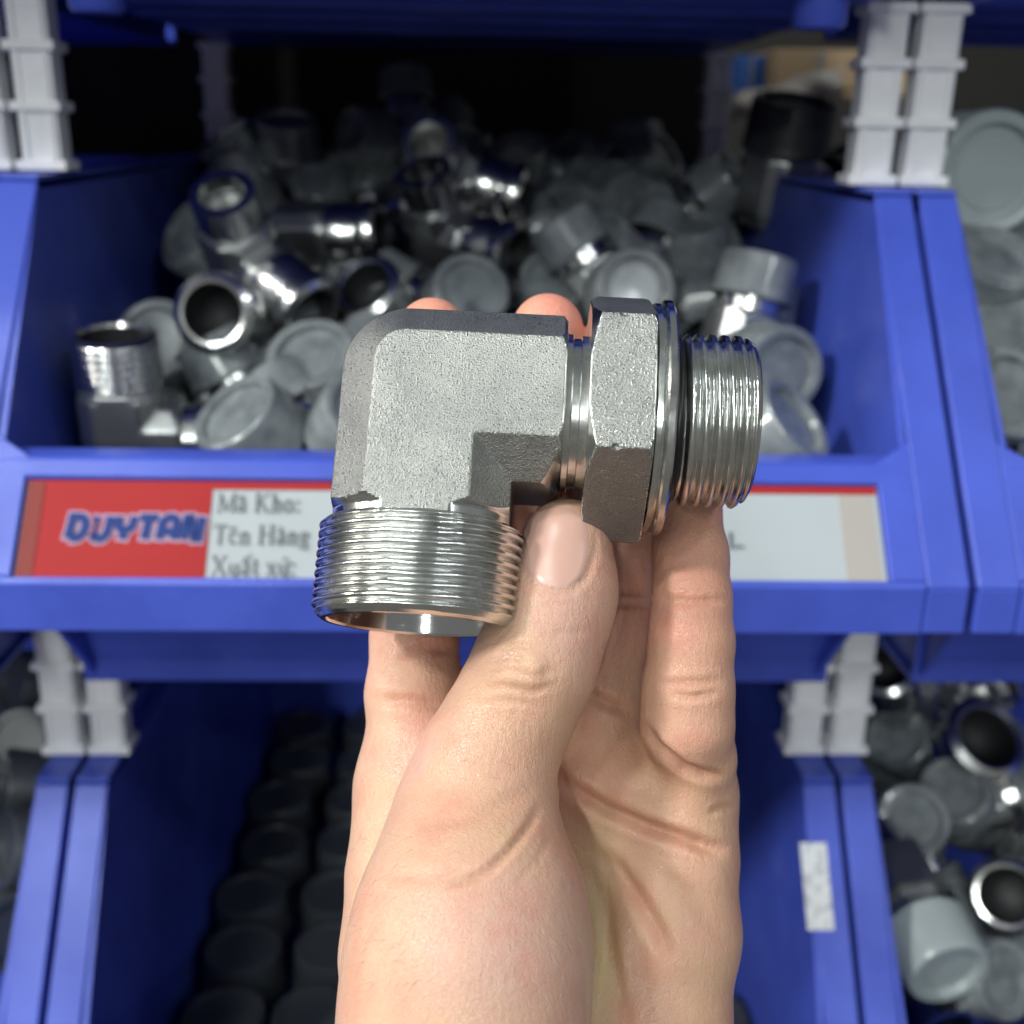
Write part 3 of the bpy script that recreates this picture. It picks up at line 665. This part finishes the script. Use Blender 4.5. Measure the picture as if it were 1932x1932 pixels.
# right-hand bins
GR = 'fittings in the bins on the right'
right = [
 ('straight', 1792, 1838, 470, (.12, -.95, -.16), (1, 0, 0), 'fitting with a broad pale cap tipped forward at the bottom right', palecap, 1.15),
 ('capped', 1725, 1545, 560, (-.1, -.7, .62), (.4, .2, -.9), 'grey capped fitting facing out right of the bin edges at lower right', None, 1.0),
 ('chrome', 1862, 1392, 610, (.15, -.62, .75), (.5, .6, -.5), 'fitting with a wide bright ring near the right edge below the bins', None, 1.35),
 ('chrome', 1672, 1262, 640, (-.35, -.4, .7), (.5, .5, -.5), 'bright fitting just under the right end of the blue base', None, 1.0),
 ('capped', 1800, 1490, 590, (-.4, -.5, .6), (.7, .3, -.2), 'dark capped fitting between the bright ring and the grey cap', None, 1.0),
 ('chrome', 1900, 1690, 520, (-.5, -.5, .4), (.6, .5, -.1), 'bright fitting half out of view at the lower right edge', None, 1.1),
 ('thread', 1740, 1700, 510, (-.2, -.3, .8), (.1, -.8, -.5), 'fitting with a square shoulder above the pale cap', None, 1.0),
 ('capped', 1900, 1850, 480, (.3, -.6, .4), (.6, .5, -.5), 'grey capped fitting in the bottom right corner', None, 1.0),
 ('capped', 1690, 1390, 640, (-.5, -.4, .5), (.5, .6, 0), 'dark capped fitting beside the lower right white posts', None, 1.0),
 ('chrome', 1900, 1280, 680, (.6, -.3, .5), (-.5, .6, -.2), 'bright fitting under the upper bin at the right edge', None, 1.0),
 ('capped', 1790, 1330, 700, (0, -.5, .7), (.5, .6, -.1), 'dark capped fitting behind the wide bright ring', None, 1.0)]
for k_, u_, v_, Y_, n_, m_, lab, cm, s_ in right: place(k_, at(u_, v_, Y_), n_, m_, lab, GR, scale=s_, capmat=cm)
for k in range(16):
    d = Vector((random.uniform(-1, 1), random.uniform(-1, .4), random.uniform(-.5, .8))); yy = random.uniform(500, 860); s_ = (yy-470)/400
    place('capped', (random.uniform(245, 400), yy, -HROW-190+120*s_), d, (random.uniform(-1, 1), random.uniform(-1, 1), random.uniform(-1, 1)),
          'half buried capped fitting under the heap in the lower right bin', 'half buried fittings of the lower right heap', tip=10)
place('capped', at(1878, 325, 560), (.08, -.97, .1), (.2, .3, -1), 'very large pale grey capped fitting right of the white posts', GR, scale=1.38, capmat=palecap)
for kq, (u_, v_, Y_, s_, n_) in enumerate(((1880, 480, 540, 1.1, (.1, -.5, .7)), (1890, 600, 520, 1.1, (-.1, -.6, .4)), (1915, 740, 470, 1, (.2, -.5, .3)), (1900, 560, 600, 1.2, (.4, -.5, .3)))):
    place('capped', at(u_, v_, Y_), n_, (.5, .6, -.6), 'dim capped fitting under the very large pale cap, '+('the nearest below it', 'the second lowest', 'the lowest at the edge', 'the rearmost')[kq], 'fittings under the very large pale cap', scale=s_)
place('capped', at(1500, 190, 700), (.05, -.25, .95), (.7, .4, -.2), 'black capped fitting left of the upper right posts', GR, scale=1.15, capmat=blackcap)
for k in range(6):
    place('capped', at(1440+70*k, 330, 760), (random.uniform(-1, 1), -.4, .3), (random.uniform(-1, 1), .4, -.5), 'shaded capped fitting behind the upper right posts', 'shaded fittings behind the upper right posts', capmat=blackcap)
for k in range(10):
    place('capped', (random.uniform(245, 420), random.uniform(560, 900), random.uniform(-130, -60)), (random.uniform(-1, 1), -.4, .3), (random.uniform(-1, 1), .4, -.5),
          'half buried capped fitting in the bin right of the labelled one', 'half buried fittings of the right bin', tip=10)
for kq, (u_, v_, Y_) in enumerate(((20, 1290, 640), (40, 1400, 600), (10, 1600, 540), (30, 1760, 520), (5, 1480, 590), (60, 1330, 700))):
    place('capped', at(u_, v_, Y_), (random.uniform(-1, 1), -.5, .3), (random.uniform(-1, 1), .4, -.5), 'dark capped fitting in the shaded left edge bin, '+('topmost of the group', 'third from the top', 'second from the bottom', 'lowest of the group', 'third from the bottom', 'second from the top')[kq], 'dark fittings in the lower left bin', capmat=shadecap)
# things on the shelf beyond, top right
def simple_box(name, u0, u1, v0, v1, Y, dep, mat, label, cat):
    a_ = at(u0, v1, Y); b_ = at(u1, v0, Y); t = empty(name, (a_[0], Y, a_[2]))
    m = MB().box(0, b_[0]-a_[0], 0, dep, 0, b_[2]-a_[2]); mk('carton', m.V, m.F, mat, t, bevel=2)
    w_ = b_[0]-a_[0]; h_ = b_[2]-a_[2]
    m = MB().box(w_*.46, w_*.54, -1, -.2, 2, h_-2); mk('tape', m.V, m.F, sleeve, t)
    tag(t, label, cat)
simple_box('cardboard_box', 1455, 1640, 95, 165, 1250, 160, card, 'tan cardboard box glimpsed under the upper bin at top right', 'box')
simple_box('blue_box', 1383, 1452, 105, 180, 1280, 120, blueb, 'small blue box left of the tan cardboard box at top right', 'box')
simple_box('cardboard_box', 1650, 1740, 120, 180, 1400, 120, card, 'brown carton end showing between the upper right posts and the big cap', 'box')
V = []; F = []
a0 = at(1380, 215, 1180); n_ = 14
for i in range(n_):
    for j in range(6):
        x = i*8.5; zc = 4+i*2.4+ (j-2.5)*5.2
        V.append((a0[0]+x, 1180+6*math.sin(i*1.3+j)+abs(j-2.5)*5, a0[2]+zc+2*math.sin(i*.9)))
F = [(i*6+j, (i+1)*6+j, (i+1)*6+j+1, i*6+j+1) for i in range(n_-1) for j in range(5)]
o = mk('plastic_bag', V, F, bag, smooth=True); so = o.modifiers.new('thick', 'SOLIDIFY'); so.thickness = .004
tag(o, 'crumpled off white plastic bag edge lying below the blue box', 'bag')

# ------------------------------------------------------------------ the hand
def cs(u, v, d): return np.array([(u-966)/FPX*d, -(v-966)/FPX*d, d])
class Field:
    def __init__(s, lo, hi, h):
        s.h = h; s.lo = np.array(lo, np.float32)
        s.ax = [np.arange(l, u_+h, h, dtype=np.float32) for l, u_ in zip(lo, hi)]
        s.shape = tuple(len(a) for a in s.ax)
    def cone(s, pa, pb, ra, rb):
        X = s.ax[0][:, None, None]-pa[0]; Y = s.ax[1][None, :, None]-pa[1]; Z = s.ax[2][None, None, :]-pa[2]
        ba = (pb-pa).astype(np.float32); l2 = float(ba@ba)
        t_ = np.clip((X*ba[0]+Y*ba[1]+Z*ba[2])/l2, 0, 1)
        return np.sqrt((X-t_*ba[0])**2+(Y-t_*ba[1])**2+(Z-t_*ba[2])**2)-(ra+(rb-ra)*t_)
    def ell(s, c, r):
        X = (s.ax[0][:, None, None]-c[0])/r[0]; Y = (s.ax[1][None, :, None]-c[1])/r[1]; Z = (s.ax[2][None, None, :]-c[2])/r[2]
        k = np.sqrt(X*X+Y*Y+Z*Z); return (k-1)*min(r)
    def chain(s, pts, k=2.0):
        f = None
        for a, b_ in zip(pts[:-1], pts[1:]):
            g = s.cone(cs(*a[:3]), cs(*b_[:3]), a[3], b_[3])
            f = g if f is None else smin(f, g, k)
        return f
def smin(a, b_, k):
    h = np.maximum(k-np.abs(a-b_), 0)/k
    return np.minimum(a, b_)-h*h*k*.25
HG = 0.75
fld = Field((-46, -172, 184), (62, 52, 284), HG)
index = fld.chain([(800, 1450, 247, 12.6), (783, 1310, 250, 11.0), (782, 1200, 254, 9.9), (792, 1040, 259, 9.6), (795, 900, 261, 8.8), (812, 720, 263, 8.3), (815, 628, 262, 8.3)])
middle = fld.chain([(955, 1450, 258, 12), (985, 1300, 262, 10.6), (1003, 1180, 264, 10), (1015, 1020, 264, 9.6), (1020, 880, 264, 9.2), (1032, 700, 265, 8.9), (1033, 622, 265, 8.6)])
ring = fld.chain([(1110, 1450, 255, 12), (1135, 1310, 256, 10.4), (1160, 1180, 259, 9.9), (1172, 1020, 263, 9.4), (1178, 880, 266, 9.0), (1168, 720, 267, 8.6), (1166, 640, 267, 8.2)])
pinky = fld.chain([(1318, 1500, 250, 8.0), (1312, 1430, 243, 8.6), (1296, 1362, 238, 9.8), (1298, 1300, 237.5, 9.6), (1304, 1210, 238, 9.0), (1305, 1130, 240, 8.4), (1303, 1050, 243, 8.1), (1293, 960, 249, 7.8), (1288, 850, 255, 7.6), (1284, 800, 256, 7.3)])
thumb = fld.chain([(1070, 1026, 229, 9.4), (1058, 1110, 227.5, 11.0), (1042, 1170, 226, 11.0), (1008, 1255, 224, 11.9), (965, 1345, 225, 12.0), (925, 1420, 225, 12.6), (897, 1530, 224, 14.4)], 4)
thenar = fld.chain([(897, 1530, 224, 14.4), (893, 1690, 215, 20.2), (884, 1810, 210, 22.3), (872, 1950, 207, 22.0), (880, 2150, 208, 21)], 6)
palm = fld.chain([(800, 1500, 251, 13.2), (960, 1480, 256, 12.6), (1100, 1480, 254, 12.4), (1278, 1500, 250, 12.0)], 5)
f2 = fld.chain([(1278, 1500, 250, 12.0), (1272, 1610, 249, 13.4), (1268, 1760, 246, 14.2), (1245, 1932, 243, 14.6), (1200, 2150, 238, 16)], 5)
palm = smin(palm, f2, 6)
palm = smin(palm, fld.chain([(1080, 1600, 256, 12.5), (1110, 1780, 254, 13), (1110, 2000, 248, 15), (1100, 2200, 240, 18)], 5), 12)
palm = smin(palm, fld.chain([(800, 1500, 250, 13.5), (794, 1650, 240, 15.2), (800, 1800, 236, 17), (830, 2000, 232, 20), (880, 2200, 230, 22)], 5), 10)
palm = smin(palm, fld.chain([(940, 1560, 254, 13), (950, 1800, 246, 17), (980, 2200, 235, 24), (990, 2400, 232, 27)], 6), 12)
fingers = smin(smin(index, middle, 1.2), ring, 1.2)
H = smin(palm, fingers, 7)
H = smin(H, pinky, 2.6)
thumb = smin(thumb, thenar, 8)
# skin web between thumb and index
H = smin(H, thumb, 5.0)
P, Q = surface_nets(H.astype(np.float64), fld.lo.astype(float), HG)
del index, middle, ring, pinky, thenar, palm, f2, fingers, H
d_ = P[:, 2]; U_ = 966+P[:, 0]/d_*FPX; V_ = 966-P[:, 1]/d_*FPX
# smooth a little, then normals
def vnorm(P, Q):
    fn = np.cross(P[Q[:, 2]]-P[Q[:, 0]], P[Q[:, 3]]-P[Q[:, 1]]); N_ = np.zeros_like(P)
    for k in range(4): np.add.at(N_, Q[:, k], fn)
    return N_/(np.linalg.norm(N_, axis=1)[:, None]+1e-9)
def relax(P, Q, it):
    for _ in range(it):
        S_ = np.zeros_like(P); C_ = np.zeros(len(P))
        for k in range(4):
            a_, b_ = Q[:, k], Q[:, (k+1) % 4]
            np.add.at(S_, a_, P[b_]); np.add.at(C_, a_, 1); np.add.at(S_, b_, P[a_]); np.add.at(C_, b_, 1)
        P = P*.5+.5*S_/C_[:, None]
    return P
P = relax(P, Q, 2)
Nn = vnorm(P, Q)
def seg_dist(pts):
    best = np.full(len(P), 1e9); par = np.zeros(len(P)); n = len(pts)-1
    for i in range(n):
        ax_, ay_ = pts[i]; bx_, by_ = pts[i+1]; l2 = (bx_-ax_)**2+(by_-ay_)**2
        t_ = np.clip(((U_-ax_)*(bx_-ax_)+(V_-ay_)*(by_-ay_))/l2, 0, 1)
        dd = np.hypot(U_-ax_-t_*(bx_-ax_), V_-ay_-t_*(by_-ay_)); m_ = dd < best
        best[m_] = dd[m_]; par[m_] = (i+t_[m_])/n
    return best, par
front = np.sum(Nn*(P/np.linalg.norm(P, axis=1)[:, None]), 1) < 0.15
disp = np.zeros(len(P)); crease_red_shade = np.zeros(len(P))
creases = [ # pts, width px, depth mm, min depth, max depth
 ([(1018, 1432), (1085, 1490), (1150, 1530), (1220, 1560), (1290, 1582), (1345, 1602), (1378, 1606)], 13, 2.3, 222, 262),
 ([(1112, 1590), (1165, 1640), (1208, 1700), (1245, 1762), (1268, 1815)], 15, 1.5, 222, 262),
 ([(1118, 1640), (1142, 1710), (1150, 1770), (1166, 1850), (1185, 1960)], 12, .8, 228, 262),
 ([(1330, 1535), (1360, 1524), (1390, 1524)], 7, .6, 232, 262),
 ([(1225, 1630), (1300, 1690), (1350, 1760)], 16, .5, 230, 262),
 ([(1122, 985), (1124, 1040), (1108, 1088), (1075, 1118), (1030, 1120), (995, 1095), (982, 1050)], 6, .45, 200, 236),
 ([(1020, 1138), (1060, 1142), (1100, 1128)], 6, .2, 200, 236),
 ([(1240, 1128), (1300, 1136), (1380, 1131)], 8, .8, 225, 256),
 ([(1240, 1290), (1300, 1290), (1376, 1284)], 9, .8, 225, 256),
 ([(1250, 1306), (1310, 1315), (1370, 1303)], 8, .9, 225, 256),
 ([(1085, 1284), (1130, 1322), (1200, 1346)], 12, 1.2, 235, 262),
 ([(1150, 1115), (1240, 1120)], 8, .7, 235, 262), ([(1150, 1138), (1240, 1142)], 7, .7, 235, 262),
 ([(1022, 1515), (1000, 1556), (965, 1600), (925, 1640), (880, 1662), (820, 1672)], 8, 1.0, 180, 236),
 ([(1045, 1570), (1010, 1630), (960, 1680)], 7, .2, 180, 236), ([(1206, 1352), (1240, 1408), (1290, 1448), (1330, 1462), (1372, 1466)], 9, 1.6, 228, 262),
 ([(700, 1322), (770, 1322), (860, 1336)], 12, .9, 225, 256),
 ([(745, 1242), (800, 1222), (870, 1226)], 9, .9, 225, 256),
 ([(935, 1232), (975, 1218), (1030, 1222)], 6, .5, 200, 232), ([(925, 1252), (965, 1238), (1000, 1248)], 6, .6, 200, 232),
 ([(915, 1280), (960, 1262), (1010, 1275), (1060, 1262)], 6, .55, 200, 232), ([(905, 1302), (950, 1292), (1000, 1305), (1060, 1290)], 7, .5, 200, 232),
 ([(890, 1330), (950, 1322), (1020, 1332)], 6, .3, 200, 232), ([(1010, 1200), (1060, 1195), (1120, 1190)], 6, .3, 200, 236),
 ([(760, 1560), (900, 1540), (1020, 1480)], 14, .35, 190, 240), ([(700, 1640), (800, 1655), (900, 1630)], 14, .35, 180, 240)]
for pts, wd, dp, d0, d1 in creases:
    dd, par = seg_dist(pts); m_ = (P[:, 2] > d0) & (P[:, 2] < d1) & front
    fall = np.clip(np.minimum(par, 1-par)*4, 0.0, 1)
    g = np.exp(-(dd/wd)**2)*fall
    disp -= np.where(m_, g*dp, 0); disp += np.where(m_, np.exp(-((dd-wd*1.7)/(wd*.9))**2)*dp*.18*fall, 0)
    crease_red_shade += np.where(m_, np.exp(-(dd/(wd*1.3))**2)*min(1, dp*.55)*fall, 0)
# soft bulges: knuckle of the thumb, thenar folds
def blob(u, v, ru, rv, amp, d0=0, d1=999):
    return np.where((P[:, 2] > d0) & (P[:, 2] < d1), amp*np.exp(-((U_-u)/ru)**2-((V_-v)/rv)**2), 0)
disp += blob(965, 1275, 45, 30, .8, 190, 235)+blob(1010, 1262, 18, 28, .7, 190, 235)+blob(1190, 1470, 70, 40, .9, 230, 262)+blob(1320, 1510, 40, 35, .8, 230, 262)+blob(1180, 1790, 22, 80, 1.0, 225, 262)
rs = np.random.RandomState(3)
for _ in range(60):
    q = rs.uniform(0, 1, 5); disp += blob(660+740*q[0], 1000+930*q[1], 25+50*q[2], 25+50*q[3], (q[4]-.5)*.35)
P = P+Nn*disp[:, None]
P = relax(P, Q, 1)
# skin colour: rosier finger pads and folds, yellower palm hollow, plus painted shade
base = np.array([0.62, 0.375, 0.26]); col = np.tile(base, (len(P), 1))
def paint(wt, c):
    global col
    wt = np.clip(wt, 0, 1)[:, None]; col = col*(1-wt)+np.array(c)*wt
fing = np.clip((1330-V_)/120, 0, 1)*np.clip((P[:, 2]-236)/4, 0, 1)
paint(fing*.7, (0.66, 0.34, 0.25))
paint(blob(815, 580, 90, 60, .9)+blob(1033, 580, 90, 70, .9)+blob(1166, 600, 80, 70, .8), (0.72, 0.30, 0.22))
paint(blob(1300, 1090, 90, 190, .9, 225, 270), (0.53, 0.245, 0.175)); paint(blob(1290, 1400, 80, 60, .4, 225, 260), (0.68, 0.36, 0.27))  # little finger ruddy and darkened, its shade painted in
paint(blob(1160, 1440, 170, 120, .75, 234, 270), (0.52, 0.28, 0.175))  # ruddy palm, darkened for the shade of thumb and fitting
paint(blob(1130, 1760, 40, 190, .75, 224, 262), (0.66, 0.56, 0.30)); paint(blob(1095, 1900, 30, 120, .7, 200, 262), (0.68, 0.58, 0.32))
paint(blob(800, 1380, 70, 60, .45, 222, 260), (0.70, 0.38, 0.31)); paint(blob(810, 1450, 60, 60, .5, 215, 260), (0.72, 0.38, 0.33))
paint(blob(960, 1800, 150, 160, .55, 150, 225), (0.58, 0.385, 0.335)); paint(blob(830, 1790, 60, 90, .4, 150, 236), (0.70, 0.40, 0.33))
paint(blob(1060, 1060, 80, 130, .5, 200, 240), (0.56, 0.33, 0.27)); paint(blob(1080, 1180, 60, 90, .35, 200, 240), (0.60, 0.36, 0.33))  # thumb tip slightly darker, more mauve below it
paint(blob(700, 1300, 60, 300, .4), (0.72, 0.50, 0.36)); paint(blob(690, 1750, 60, 250, .4), (0.72, 0.50, 0.35))  # lighter tone along the left edge of the hand
paint(np.clip(crease_red_shade, 0, 1)*.5, (0.44, 0.19, 0.11))  # folds reddened and darkened, crease shade put into the colour
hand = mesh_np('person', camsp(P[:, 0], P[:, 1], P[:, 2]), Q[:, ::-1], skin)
tag(hand, "bare left hand of a person, palm to the viewer, holding a large steel elbow", 'person')
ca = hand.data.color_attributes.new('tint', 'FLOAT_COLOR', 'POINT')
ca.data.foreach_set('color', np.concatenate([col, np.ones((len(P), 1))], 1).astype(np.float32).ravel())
# normals must face outwards
Nw = vnorm(P, Q)
bm = bmesh.new(); bm.from_mesh(hand.data); bmesh.ops.recalc_face_normals(bm, faces=bm.faces); bm.to_mesh(hand.data); bm.free(); hand.data.shade_smooth()
# thumb nail: thin curved plate lying on the back of the thumb tip
from mathutils.bvhtree import BVHTree
def wray(u, v):
    return Vector(ray(u, v)).normalized()
bvh = BVHTree.FromPolygons([Vector(p) for p in (camsp(P[:, 0], P[:, 1], P[:, 2])*MM)], [tuple(int(i) for i in q) for q in Q])
V = []; nu, nv = 15, 15
for j in range(nv):
    for i in range(nu):
        a_ = (i/(nu-1)-.5)*2; b_ = (j/(nv-1)-.5)*2
        # superellipse outline
        x_ = a_*math.sqrt(max(0, 1-b_*b_*.5)); y_ = b_*math.sqrt(max(0, 1-a_*a_*.5))
        uu = 1050+x_*68+y_*-6; vv = 1030+y_*84+x_*8
        hit = bvh.ray_cast(Vector((0, 0, 0)), wray(uu, vv))
        p = hit[0] if hit[0] else wray(uu, vv)*.22
        rr_ = max(abs(a_), abs(b_)); lift = 0.00030*(1-rr_**6)-0.00006
        V.append(tuple((p-wray(uu, vv)*lift)/MM))
F = [(j*nu+i, j*nu+i+1, (j+1)*nu+i+1, (j+1)*nu+i) for j in range(nv-1) for i in range(nu-1)]
mk('thumbnail', V, F, nailm, hand, smooth=True)
# fine dark hairs on the thumb side of the wrist and the back of the thumb
V = []; F = []
rh = random.Random(5)
for k in range(85):
    if k < 55: u_, v_ = rh.uniform(668, 790), rh.uniform(1570, 1860)
    else: u_, v_ = rh.uniform(830, 1000), rh.uniform(1330, 1500)
    hit = bvh.ray_cast(Vector((0, 0, 0)), wray(u_, v_))
    if not hit[0]: continue
    p = np.array(hit[0])/MM; n_ = np.array(hit[1]);
    if n_@np.array(wray(u_, v_)) > 0: n_ = -n_
    dr = cU*-rh.uniform(-.2, 1)+cR*-rh.uniform(-.1, .9)+n_*.45; dr /= np.linalg.norm(dr); ln = rh.uniform(2, 4.5); bend = n_*-.9+cU*-.3
    side = np.cross(dr, n_); side /= np.linalg.norm(side); b0 = len(V); ns = 5
    for i in range(ns):
        s_ = i/(ns-1); c_ = p+dr*ln*s_+bend*ln*.3*s_*s_; r_ = .019*(1-s_*.8)
        V += [tuple(c_+side*r_), tuple(c_-side*r_*.5+n_*r_*.8), tuple(c_-side*r_*.5-n_*r_*.8)]
    for i in range(ns-1):
        for q in range(3): F.append((b0+i*3+q, b0+i*3+(q+1) % 3, b0+(i+1)*3+(q+1) % 3, b0+(i+1)*3+q))
ho = mk('hair', V, F, hairm, hand); tag(ho, kind='stuff')
print('script', round(time.time()-T0, 1))
